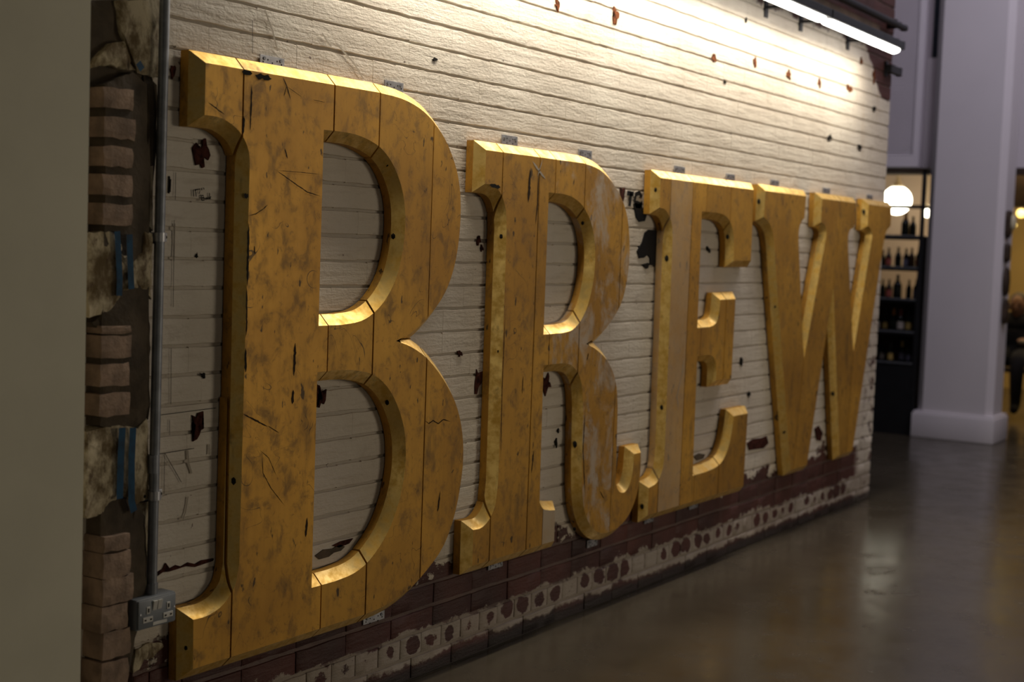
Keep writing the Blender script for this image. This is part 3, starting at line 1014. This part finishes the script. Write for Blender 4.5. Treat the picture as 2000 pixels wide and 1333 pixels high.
# ------------------------------------------------------------------ fixings and scars on the letters
PLATES = [(letter_b, 2.869, 2.965, 1.862, 1.900), (letter_b, 3.412, 3.505, 1.855, 1.895), (letter_r, 4.065, 4.163, 1.735, 1.787), (letter_r, 4.585, 4.684, 1.735, 1.777),
          (letter_e, 5.386, 5.486, 1.72, 1.768), (letter_e, 5.913, 6.006, 1.72, 1.768), (letter_w, 6.430, 6.53, 1.72, 1.770), (letter_w, 7.134, 7.236, 1.72, 1.770), (letter_w, 7.83, 7.925, 1.72, 1.768),
          (letter_b, 3.385, 3.49, .236, .262), (letter_r, 4.075, 4.165, .285, .31), (letter_e, 5.68, 5.765, .274, .30), (letter_e, 5.25, 5.33, .274, .30), (letter_r, 4.77, 4.85, .25, .28)]
for i, (par, x0, x1, z0, z1) in enumerate(PLATES):
    p = obj('mounting_plate', bx((x0, -.0062, z0), (x1, -.003, z1), .0005), 'zinc', par)
    w = x1 - x0
    bm = bmesh.new()
    for k in range(5):
        for zz in ((z1 - .011, z1 - .026) if k % 2 else (z1 - .018,)):
            tube(bm, [(x0 + w * (.12 + .19 * k), -.0066, zz), (x0 + w * (.12 + .19 * k), -.004, zz)], .0026, 6)
    obj('plate_hole', bm, 'dark_hole', p)
    for k in (.16, .84):
        obj('screw', tube(bmesh.new(), [(x0 + w * k, -.009, z1 - .009), (x0 + w * k, -.005, z1 - .009)], .005, 8), 'steel', p)


def scar(par, pts, w, mt='ink_brown', name='scratch'):
    y = -TH - .0026
    P = [Vector((on_wall(a, b, y).x, on_wall(a, b, y).z)) for a, b in pts]
    Q = []
    for a, b in zip(P, P[1:]):
        n = max(4, int((b - a).length / .007))
        Q += [a.lerp(b, k / n) for k in range(n)]
    Q.append(P[-1])
    L, Rr = [], []
    for i, p in enumerate(Q):
        d = (Q[min(i + 1, len(Q) - 1)] - Q[max(i - 1, 0)]).normalized()
        nn = Vector((-d.y, d.x))
        t = i / (len(Q) - 1)
        e = min(1, 5 * t + .05, 5 * (1 - t) + .05)
        L.append(p + nn * w * .36 * e * (1 + .9 * mnoise.noise(Vector((p.x * 110, p.y * 110, 1)))))
        Rr.append(p - nn * w * .36 * e * (1 + .9 * mnoise.noise(Vector((p.x * 110, p.y * 110, 7)))))
    bm = bmesh.new()
    A = [bm.verts.new((v.x, y, v.y)) for v in L]
    B = [bm.verts.new((v.x, y, v.y)) for v in Rr]
    for k in range(len(A) - 1): bm.faces.new((A[k], A[k + 1], B[k + 1], B[k]))
    obj(name, bm, mt, par)


for par, pts, w in ((letter_b, [(540, 333), (575, 358), (600, 375), (627, 384)], .0035), (letter_b, [(540, 333), (590, 337), (627, 341)], .002),
                    (letter_b, [(475, 809), (500, 822), (523, 834)], .006), (letter_b, [(523, 832), (545, 846)], .003),
                    (letter_b, [(553, 152), (560, 168), (568, 195)], .005), (letter_b, [(560, 168), (555, 188)], .003), (letter_b, [(562, 170), (590, 190)], .002),
                    (letter_b, [(512, 885), (514, 925), (530, 955), (556, 988)], .0025), (letter_b, [(508, 880), (525, 895), (540, 930)], .002),
                    (letter_b, [(485, 422), (500, 418), (515, 408), (523, 400)], .003), (letter_b, [(830, 822), (838, 828), (846, 822), (856, 828), (866, 820), (880, 824)], .0045),
                    (letter_b, [(611, 195), (635, 200)], .002), (letter_b, [(497, 480), (498, 497)], .005), (letter_b, [(860, 960), (857, 985), (855, 1000)], .010),
                    (letter_b, [(573, 762), (571, 790)], .012), (letter_b, [(600, 1012), (597, 1050)], .010), (letter_b, [(577, 670), (574, 735)], .012), (letter_b, [(556, 290), (562, 310)], .006),
                    (letter_r, [(1052, 268 + 70), (1050, 400), (1046, 440)], .008), (letter_r, [(1036, 330), (1032, 395)], .018), (letter_r, [(1043, 880), (1038, 925)], .008),
                    (letter_r, [(1172, 960), (1180, 975)], .006), (letter_r, [(1150, 690), (1146, 705)], .008), (letter_r, [(1022, 735), (1020, 770)], .006)):
    scar(par, pts, w)
for par, pts, w in ((letter_r, [(1040, 315), (1054, 335), (1066, 350)], .010), (letter_r, [(1060, 312), (1050, 345)], .006),
                    (letter_e, [(1330, 740), (1322, 775), (1326, 800)], .006), (letter_e, [(1336, 700), (1331, 740)], .005)):
    scar(par, pts, w, 'scratch_pale', 'paint_scrape')
# black wear along the left edge of the B's stem and under its top edge
for par, pts, w in ((letter_b, [(483, 437), (481, 520), (480, 560)], .010), (letter_b, [(479, 560), (479, 640), (477, 660)], .007), (letter_b, [(477, 680), (477, 728)], .010),
                    (letter_b, [(470, 140), (490, 144)], .016), (letter_b, [(495, 147), (528, 154)], .018), (letter_b, [(489, 165), (486, 255)], .007), (letter_b, [(474, 228), (472, 262)], .010),
                    (letter_b, [(404, 200), (436, 224)], .004), (letter_r, [(953, 361), (975, 366)], .016), (letter_r, [(984, 610), (978, 760), (975, 900)], .004),
                    (letter_r, [(1140, 800), (1136, 880), (1140, 970)], .006), (letter_b, [(474, 380), (482, 385)], .020)):
    scar(par, [(a + 3, b) for a, b in pts], w, 'dark_hole', 'edge_wear')
# plugged screw holes on the sloping edges: pixel, and the point on the chamfer plane about 15 mm down
for par, x, z, r in ((letter_b, 388, 172, .012), (letter_b, 474, 383, .010), (letter_b, 456, 940, .012), (letter_b, 362, 1266, .008), (letter_b, 768, 462, .010), (letter_b, 756, 787, .009),
                     (letter_b, 755, 322, .007), (letter_r, 978, 462, .012), (letter_r, 971, 687, .009), (letter_r, 1138, 436, .008), (letter_r, 1123, 868, .014), (letter_r, 1122, 1034, .008),
                     (letter_e, 1280, 371, .010), (letter_e, 1302, 505, .014), (letter_e, 1292, 796, .012), (letter_e, 1254, 990, .012), (letter_e, 1421, 463, .012),
                     (letter_w, 1482, 394, .014), (letter_w, 1513, 597, .016), (letter_w, 1531, 843, .014), (letter_w, 1581, 673, .012), (letter_w, 1687, 414, .018), (letter_w, 1680, 638, .016), (letter_w, 1627, 770, .014)):
    p = on_wall(x, z, -TH + CH / 2 - .002)
    bm = bmesh.new()
    bmesh.ops.create_icosphere(bm, subdivisions=1, radius=1)
    for v in bm.verts:
        s = 1 + .3 * mnoise.noise(v.co * 2 + p * 9)
        v.co = p + Vector((v.co.x * r * .45 * s, v.co.y * .006 + v.co.x * r * -.35, v.co.z * r * s))
    obj('screw_hole', bm, 'dark_hole', par, 60)

# ------------------------------------------------------------------ tube lamps on the wall
WHERE = ['tube lamp at the far end of the row above the wall', 'second tube lamp from the far end of the row', 'third tube lamp from the far end of the row, above the frame',
         'nearest tube lamp of the row, above the frame']
for i, (a, b) in enumerate(LAMPS):
    t = empty('tube_lamp', ((a + b) / 2, LAMP_Y, LAMP_Z), WHERE[i], 'lamp', 'tube lamps over the painted wall')
    bm = bx((a - .015, LAMP_Y - .046, LAMP_Z - .012), (b + .015, LAMP_Y + .046, LAMP_Z + .030), .006)
    obj('housing', bm, 'lamp_body', t)
    bm = bmesh.new()
    n, prof = 10, []
    secs = [(a, .55), (a + .012, .85), (a + .03, 1), (b - .03, 1), (b - .012, .85), (b, .55)]
    rings = []
    for x, s in secs:
        rings.append([bm.verts.new((x, LAMP_Y + .031 * s * math.cos(PI * k / n), LAMP_Z - .012 - .024 * s * math.sin(PI * k / n))) for k in range(n + 1)])
    for A, B in zip(rings, rings[1:]):
        for k in range(n): bm.faces.new((A[k], A[k + 1], B[k + 1], B[k]))
        bm.faces.new((A[0], B[0], B[n], A[n]))
    bm.faces.new(rings[0]); bm.faces.new(rings[-1])
    obj('diffuser', bm, 'tube', t, 50)
    for x in (a + .2, b - .2):
        bm = bx((x - .012, LAMP_Y + .03, LAMP_Z + .010), (x + .012, .004, LAMP_Z + .022), .001)
        box(bm, (x - .02, -.006, LAMP_Z - .03), (x + .02, .004, LAMP_Z + .05), .001)
        obj('wall_bracket', bm, 'black', t)

# ------------------------------------------------------------------ far end: pillar, louvred panel, end wall with openings
pil = empty('pillar', (11.475, .38, 0), 'square white pillar with a stepped plinth in front of the bar', 'pillar')
bm = bx((11.28, .085, .205), (11.645, .675, 4.6))
bmesh.ops.bevel(bm, geom=[e for e in bm.edges if abs(e.verts[0].co.z - e.verts[1].co.z) > 1], offset=.05, segments=1, affect='EDGES')
obj('shaft', bm, 'white', pil, 40)
bm = bx((11.25, .056, 0), (11.70, .703, .195), .012)
box(bm, (11.262, .067, .19), (11.688, .692, .212), .006)
obj('plinth', bm, 'white', pil, 40)
lv = empty('louvre_panel', (11.5, 1.3, 2.15), 'white louvred panel above the bottle shelf', 'louvre')
bm = bx((11.37, .80, 2.15), (11.6, 1.9, 2.245), .003)
box(bm, (11.37, .80, 2.24), (11.6, .845, 4.6), .003)
box(bm, (11.37, 1.86, 2.24), (11.6, 1.9, 4.6), .003)
box(bm, (11.46, .84, 2.24), (11.6, 1.87, 4.6))
obj('frame', bm, 'white_frame', lv)
bm = bmesh.new()
for k in range(int((4.55 - 2.25) / .026)):
    z = 2.25 + k * .026
    v = [bm.verts.new(q) for q in ((11.375, .845, z), (11.375, 1.86, z), (11.40, 1.86, z + .022), (11.40, .845, z + .022), (11.375, .845, z + .006), (11.375, 1.86, z + .006), (11.40, 1.86, z + .027), (11.40, .845, z + .027))]
    for q in ((0, 1, 2, 3), (4, 7, 6, 5), (0, 4, 5, 1), (2, 6, 7, 3), (0, 3, 7, 4), (1, 5, 6, 2)): bm.faces.new([v[j] for j in q])
o = obj('slat', bm, 'white_frame', lv)
o['kind'] = 'stuff'
# end wall
bm = bx((12.1, -4.5, 2.17), (12.3, 2.6, 4.6))
box(bm, (12.1, .28, 0), (12.3, .72, 2.18))
box(bm, (11.5, .678, 2.152), (12.12, .798, 3.03))
box(bm, (12.1, 2.2, 0), (12.3, 2.6, 2.18))
box(bm, (12.1, -4.5, 0), (12.3, -2.2, 2.18))
ew = obj('wall_right', bm, 'white')
tag(ew, 'white end wall with openings into the bar', None, None, 'structure')
WIN = [(.88, 1.03, 3.02), (.225, .335, 3.07)]
for i, (y0, y1, z0) in enumerate(WIN, 1):
    bm = bx((12.088, y0, z0), (12.11, y1, 4.5), .003)
    tag(obj('window_%d' % i, bm, 'slot'), 'narrow dark blue-grey window slot high in the end wall', None, None, 'structure')
bm = bx((12.06, -2.3, 2.13), (12.1, .28, 2.19), .003)
tag(obj('trim_2', bm, 'brown_wood'), 'brown timber lintel over the right opening', None, None, 'structure')
# bar room behind
bm = bx((16.5, -4.5, 0), (16.7, 4.5, 2.9))
tag(obj('wall_far', bm, 'yellow_wall'), 'ochre back wall of the bar room', None, None, 'structure')
bm = bx((15.2, 1.72, 0), (15.4, 4.5, 2.9))
tag(obj('wall_bar', bm, 'pink_wall'), 'pale pink partition seen behind the bottle shelf', None, None, 'structure')
bm = bx((12.3, -4.5, 2.62), (16.7, 4.5, 2.72))
for k in range(6): box(bm, (12.8 + k * .65, -4.5, 2.56), (12.9 + k * .65, 4.5, 2.63))
tag(obj('ceiling', bm, 'bar_ceiling'), 'beige beamed ceiling of the bar room', None, None, 'structure')
bm = bx((13.2, -2.0, 1.92), (13.5, .62, 2.555), .004)
tag(obj('bulkhead', bm, 'brown_wood'), 'dark brown bulkhead hanging under the bar ceiling', 'bulkhead')

# dark plaques on the pier
PLQ = [(11.396, 1.712, .052, .112, 'wall plaque with a pale dial, topmost on the side of the white pillar'), (11.402, 1.489, .044, .078, 'shield-shaped dark plaque, second from the top on the pillar side'),
       (11.423, 1.264, .058, .113, 'large oval dark plaque, third from the top on the pillar side'), (11.447, 1.031, .052, .098, 'squarish dark plaque, lowest on the pillar side')]
for i, (x, z, rx, rz, lb) in enumerate(PLQ):
    bm = bmesh.new()
    n = 18
    A, Bq, Cq = [], [], []
    for k in range(n):
        a = 2 * PI * k / n
        c, s = math.cos(a), math.sin(a)
        if i in (0, 1):
            c2 = math.copysign(min(1, abs(c) * 1.25), c); s2 = min(.92, s * 1.1) if s > 0 else s
        elif i == 3:
            c2, s2 = math.copysign(min(1, abs(c) * 1.3), c), math.copysign(min(1, abs(s) * 1.12), s)
        else: c2, s2 = c, s
        A.append(bm.verts.new((x + rx * c2, .0845, z + rz * s2)))
        Bq.append(bm.verts.new((x + rx * c2, .062, z + rz * s2)))
        Cq.append(bm.verts.new((x + rx * c2 * .72, .048, z + rz * s2 * .8)))
    for k in range(n):
        j = (k + 1) % n
        bm.faces.new((A[k], A[j], Bq[j], Bq[k])); bm.faces.new((Bq[k], Bq[j], Cq[j], Cq[k]))
    bm.faces.new(A); bm.faces.new(Cq)
    p = tag(obj('wall_plaque', bm, 'brown_wood', None, 40), lb, 'plaque', 'plaques on the side of the white pillar')
    if i == 0:  # pale raised ellipse on the topmost plaque
        bm = bmesh.new()
        bmesh.ops.create_uvsphere(bm, u_segments=14, v_segments=8, radius=1)
        for v in bm.verts: v.co = Vector((x + .012 + v.co.x * .034, .044 + v.co.y * .030, z + .012 + v.co.z * .062))
        obj('dial', bm, 'dial', p, 60)

# ------------------------------------------------------------------ bottle shelf
sh = empty('bottle_shelf', (11.45, 1.2, 0), 'tall black steel shelf of bottles between brick wall and pillar', 'shelf')
SX0, SX1, SY0, SY1 = 11.29, 11.59, .70, 1.74
for x in (SX0, SX1 - .03):
    for y in (SY0, SY1 - .03):
        obj('post', bx((x, y, 0), (x + .03, y + .03, 2.13), .002), 'black', sh)
obj('top_rail', bx((SX0, SY0, 2.10), (SX1, SY1, 2.135), .002), 'brown_wood', sh)
SHELVES = [1.845, 1.590, 1.338, 1.084, .823, .572]
for z in SHELVES:
    obj('shelf_board', bx((SX0 + .005, SY0 + .01, z - .022), (SX1 - .005, SY1 - .01, z), .002), 'black', sh)
    if z < 1.8: obj('shelf_lip', bx((SX0 - .004, SY0 + .03, z), (SX0 + .004, SY1 - .03, z + .014)), 'steel', sh)
obj('back_panel', bx((SX1 - .012, SY0 + .02, .57), (SX1 - .002, SY1 - .02, 1.07)), 'brown_wood', sh)
cb = obj('cabinet_base', bx((SX0 + .004, SY0 + .02, .0), (SX1, SY1 - .02, .55), .003), 'black', sh)
obj('side_panel', bx((SX0 + .03, SY0 + .004, .57), (SX1 - .03, SY0 + .012, 1.60)), 'black', sh)


def bottle(y, z, h, mat, lab, foil, label, fat=1.0):
    r = .0275 * fat * (h / .17)
    x = 11.43 + random.uniform(-.03, .03)
    bm = lathe(bmesh.new(), [(r * .9, 0), (r, .006), (r, h * .52), (r * .86, h * .62), (r * .45, h * .74), (r * .36, h * .80), (r * .34, h * .97), (r * .42, h * .975), (r * .42, h)], (x, y, z), 14)
    o = obj('bottle', bm, mat, None, 50)
    # give the bottle its own base point
    c = Vector((x, y, z))
    for v in o.data.vertices: v.co -= c
    o.location = c
    tag(o, label, 'bottle', 'bottles on the black shelf')
    if lab:
        bm = lathe(bmesh.new(), [(r * 1.01, h * .14), (r * 1.03, h * .142), (r * 1.03, h * .46), (r * 1.01, h * .462)], (x, y, z), 14)
        obj('label', bm, lab, o, 50)
    if foil:
        bm = lathe(bmesh.new(), [(r * .5, h * .72), (r * .42, h * .80), (r * .40, h * .97), (r * .47, h * .985), (r * .44, h * 1.01), (0, h * 1.012)], (x, y, z), 12)
        obj('neck_foil', bm, foil, o, 50)
    return o


ORD = ['rightmost', 'second from the right', 'third from the right', 'fourth from the right', 'fifth from the right', 'sixth from the right']
ROWS = [('highest filled shelf', 1.590, [(.823, .165, 'bottle_dark', None, None, 1), (.881, .195, 'bottle_dark', None, 'amber', 1)]),
        ('second filled shelf', 1.338, [(.767, .172, 'bottle_brown', 'paper_red', None, 1), (.815, .166, 'bottle_brown', None, None, .95), (.868, .160, 'bottle_dark', 'paper_blue', None, .9),
                                        (.930, .168, 'bottle_dark', None, None, 1), (1.003, .160, 'bottle_brown', 'paper_red', None, .95), (1.06, .142, 'bottle_dark', None, None, .9)]),
        ('third filled shelf', 1.084, [(.762, .168, 'bottle_dark', 'paper_blue', None, .95), (.830, .162, 'bottle_dark', None, None, .85), (.917, .200, 'bottle_dark', None, None, 1.1),
                                       (.987, .158, 'bottle_brown', 'paper_red', None, 1), (1.045, .156, 'bottle_dark', None, None, .9)]),
        ('fourth filled shelf', .823, [(.752, .175, 'bottle_dark', None, None, .8), (.810, .168, 'bottle_dark', 'paper_yellow', None, .95), (.880, .178, 'bottle_dark', 'paper', 'paper_red', 1.05),
                                       (.945, .178, 'bottle_dark', None, 'amber', 1), (1.02, .150, 'bottle_dark', 'paper_yellow', None, .9), (1.08, .150, 'bottle_dark', 'paper', None, .9)]),
        ('lowest shelf', .572, [(.800, .150, 'bottle_dark', 'paper_blue', None, .85), (.868, .172, 'bottle_dark', 'paper_blue', 'paper_yellow', .9), (.945, .152, 'bottle_dark', 'paper_yellow', None, .95), (1.03, .142, 'bottle_dark', 'paper', None, .9)])]
LABN = {'paper': 'a pale label', 'paper_red': 'a red label', 'paper_blue': 'a grey-blue label', 'paper_yellow': 'a yellow label', None: 'no label showing'}
for rn, z, row in ROWS:
    for i, (y, h, mt, lab, foil, fat) in enumerate(row):
        if foil == 'amber': look = 'dark bottle with a glowing amber neck'
        else: look = 'dark bottle with ' + LABN[lab]
        bottle(y, z + .001, h, mt, lab, foil, '%s, %s on the %s' % (look, ORD[i], rn), fat)

# ------------------------------------------------------------------ bar room: globe lamps, bulbs, seated guests
def globe(x, y, z, r, mat, label, cat='lamp'):
    t = empty('globe_lamp', (x, y, z), label, cat, 'lit lamps in the bar room')
    bm = bmesh.new()
    bmesh.ops.create_uvsphere(bm, u_segments=20, v_segments=12, radius=r)
    bmesh.ops.translate(bm, verts=bm.verts[:], vec=(x, y, z))
    obj('globe', bm, mat, t, 60)
    bm = lathe(bmesh.new(), [(r * .42, r * .9), (r * .45, r * 1.02), (r * .2, r * 1.25), (r * .1, r * 1.5), (r * .1, 2.57 - z)], (x, y, z), 12)
    obj('stem', bm, 'bar_ceiling', t, 50)


globe(14.5, 1.943, 2.010, .145, 'globe', 'large lit white globe lamp behind the bottle shelf')
globe(14.5, 1.626, 1.905, .060, 'globe', 'small lit globe lamp between the shelf post and the pillar')
globe(14.3, .655, 1.895, .042, 'bulb', 'yellow pendant bulb nearest the right picture edge in the bar')
globe(14.6, .790, 1.790, .028, 'bulb', 'smaller yellow pendant bulb beside the topmost plaque')


def skin_body(name, verts, edges, radii, mat, parent, sub=2):
    me = bpy.data.meshes.new(name)
    me.from_pydata(verts, edges, [])
    me.materials.append(M[mat])
    o = link(name, me, parent)
    m = o.modifiers.new('skin', 'SKIN')
    m.use_smooth_shade = True
    for i, r in enumerate(radii):
        me.skin_vertices[0].data[i].radius = (r, r) if not isinstance(r, tuple) else r
    me.skin_vertices[0].data[0].use_root = True
    s = o.modifiers.new('subd', 'SUBSURF')
    s.levels = s.render_levels = sub
    return o


def ball(name, c, r, mat, parent, fn=None, seg=18):
    bm = bmesh.new()
    bmesh.ops.create_uvsphere(bm, u_segments=seg, v_segments=12, radius=1)
    for v in bm.verts:
        q = fn(v.co.copy()) if fn else v.co
        v.co = Vector(c) + Vector((q.x * r[0], q.y * r[1], q.z * r[2]))
    return obj(name, bm, mat, parent, 70)


def guest(bx_, by, label, hairmat, turn=1):
    """seated figure on a chair, facing the camera side (-X)"""
    t = empty('person', (bx_, by, 0), label, 'person', 'guests seated in the bar')
    H = Vector((bx_, by, .545))
    V = [H, H + Vector((.01, 0, .16)), H + Vector((.0, 0, .30)), H + Vector((-.01, 0, .34)),             # 0 pelvis, spine, chest, collar
         H + Vector((0, .155, .34)), H + Vector((-.02, .20, .11)), H + Vector((-.24, .13, .17)),         # 4-6 arm
         H + Vector((0, -.155, .34)), H + Vector((-.02, -.20, .11)), H + Vector((-.24, -.13, .17)),      # 7-9 arm
         H + Vector((-.06, .09, 0)), H + Vector((-.44, .11, .02)), H + Vector((-.42, .11, -.42)),        # 10-12 leg
         H + Vector((-.06, -.09, 0)), H + Vector((-.44, -.11, .02)), H + Vector((-.42, -.11, -.42)),     # 13-15
         H + Vector((-.54, .12, -.46)), H + Vector((-.54, -.12, -.46))]
    Ed = [(0, 1), (1, 2), (2, 3), (3, 4), (4, 5), (5, 6), (3, 7), (7, 8), (8, 9), (0, 10), (10, 11), (11, 12), (0, 13), (13, 14), (14, 15), (12, 16), (15, 17)]
    Rr = [(.13, .16), (.12, .15), (.13, .17), .085, .07, .05, .036, .07, .05, .036, .10, .075, .05, .10, .075, .05, .035, .035]
    skin_body('body', [tuple(v) for v in V], Ed, Rr, 'cloth', t)
    hd = H + Vector((-.05, 0, .47))
    skin_body('neck', [tuple(H + Vector((-.015, 0, .33))), tuple(hd + Vector((.02, 0, -.06)))], [(0, 1)], [.05, .048], 'skin', t, 1)

    def face(q):
        if q.z < 0: q.y *= 1 - .25 * (-q.z) ** 1.4; q.x *= 1 - .12 * (-q.z)
        return q
    h = ball('head', hd, (.092, .075, .112), 'skin', t, face)
    ball('nose', hd + Vector((-.095, 0, -.012)), (.018, .012, .022), 'skin', h)
    for s in (-1, 1):
        ball('eye', hd + Vector((-.081, s * .031, .012)), (.010, .013, .008), 'dark_hole', h, seg=10)
        ball('ear', hd + Vector((.01, s * .076, -.005)), (.018, .010, .030), 'skin', h, seg=10)
    ball('mouth', hd + Vector((-.083, 0, -.058)), (.010, .024, .006), 'brown_wood', h, seg=10)

    def hr(q):
        if q.z < .05 and q.x < .1: q = q * .9
        return q
    ball('hair', hd + Vector((.022, 0, .030)), (.088, .083, .100), hairmat, t, hr)
    for s in (-1, 1):
        w = H + Vector((-.25, s * .125, .17))
        hv, he, rr = [tuple(w), tuple(w + Vector((-.08, 0, .0)))], [(0, 1)], [(.03, .018), (.036, .016)]
        for f in range(4):
            o0 = w + Vector((-.09, (f - 1.5) * .018, 0))
            ln = (.055, .066, .06, .046)[f]
            k = len(hv)
            hv += [tuple(o0 + Vector((-ln * .5, 0, .004))), tuple(o0 + Vector((-ln, 0, -.014)))]
            he += [(1, k), (k, k + 1)]; rr += [.0085, .007]
        k = len(hv)
        hv += [tuple(w + Vector((-.05, -s * .04, .004))), tuple(w + Vector((-.085, -s * .048, -.006)))]
        he += [(0, k), (k, k + 1)]; rr += [.010, .008]
        skin_body('hand', hv, he, rr, 'skin', t, 1)
    return t


def chair(x, y, label):
    t = empty('chair', (x, y, 0), label, 'chair', 'chairs in the bar')
    obj('seat', bx((x - .20, y - .20, .405), (x + .20, y + .20, .435), .01), 'brown_wood', t)
    for sx in (-1, 1):
        for sy in (-1, 1):
            obj('leg', tube(bmesh.new(), [(x + sx * .19, y + sy * .18, 0), (x + sx * .17, y + sy * .17, .41)], .016, 8), 'black', t)
    for sy in (-1, 1): obj('back_post', tube(bmesh.new(), [(x + .18, y + sy * .17, .42), (x + .24, y + sy * .17, .86)], .013, 8), 'black', t)
    obj('backrest', bx((x + .195, y - .18, .70), (x + .235, y + .18, .84), .008), 'brown_wood', t)


guest(13.62, .462, 'seated person in black with short brown hair at the right edge', 'hair')
chair(13.64, .462, 'dark chair under the seated person in black')
bm = lathe(bmesh.new(), [(.24, 0), (.24, .02), (.03, .035), (.03, .70), (.12, .715), (.36, .72), (.36, .745)], (12.72, -.12, 0), 20)
tag(obj('table', bm, 'brown_wood', None, 40), 'dark round pedestal table in front of the seated person', 'table')
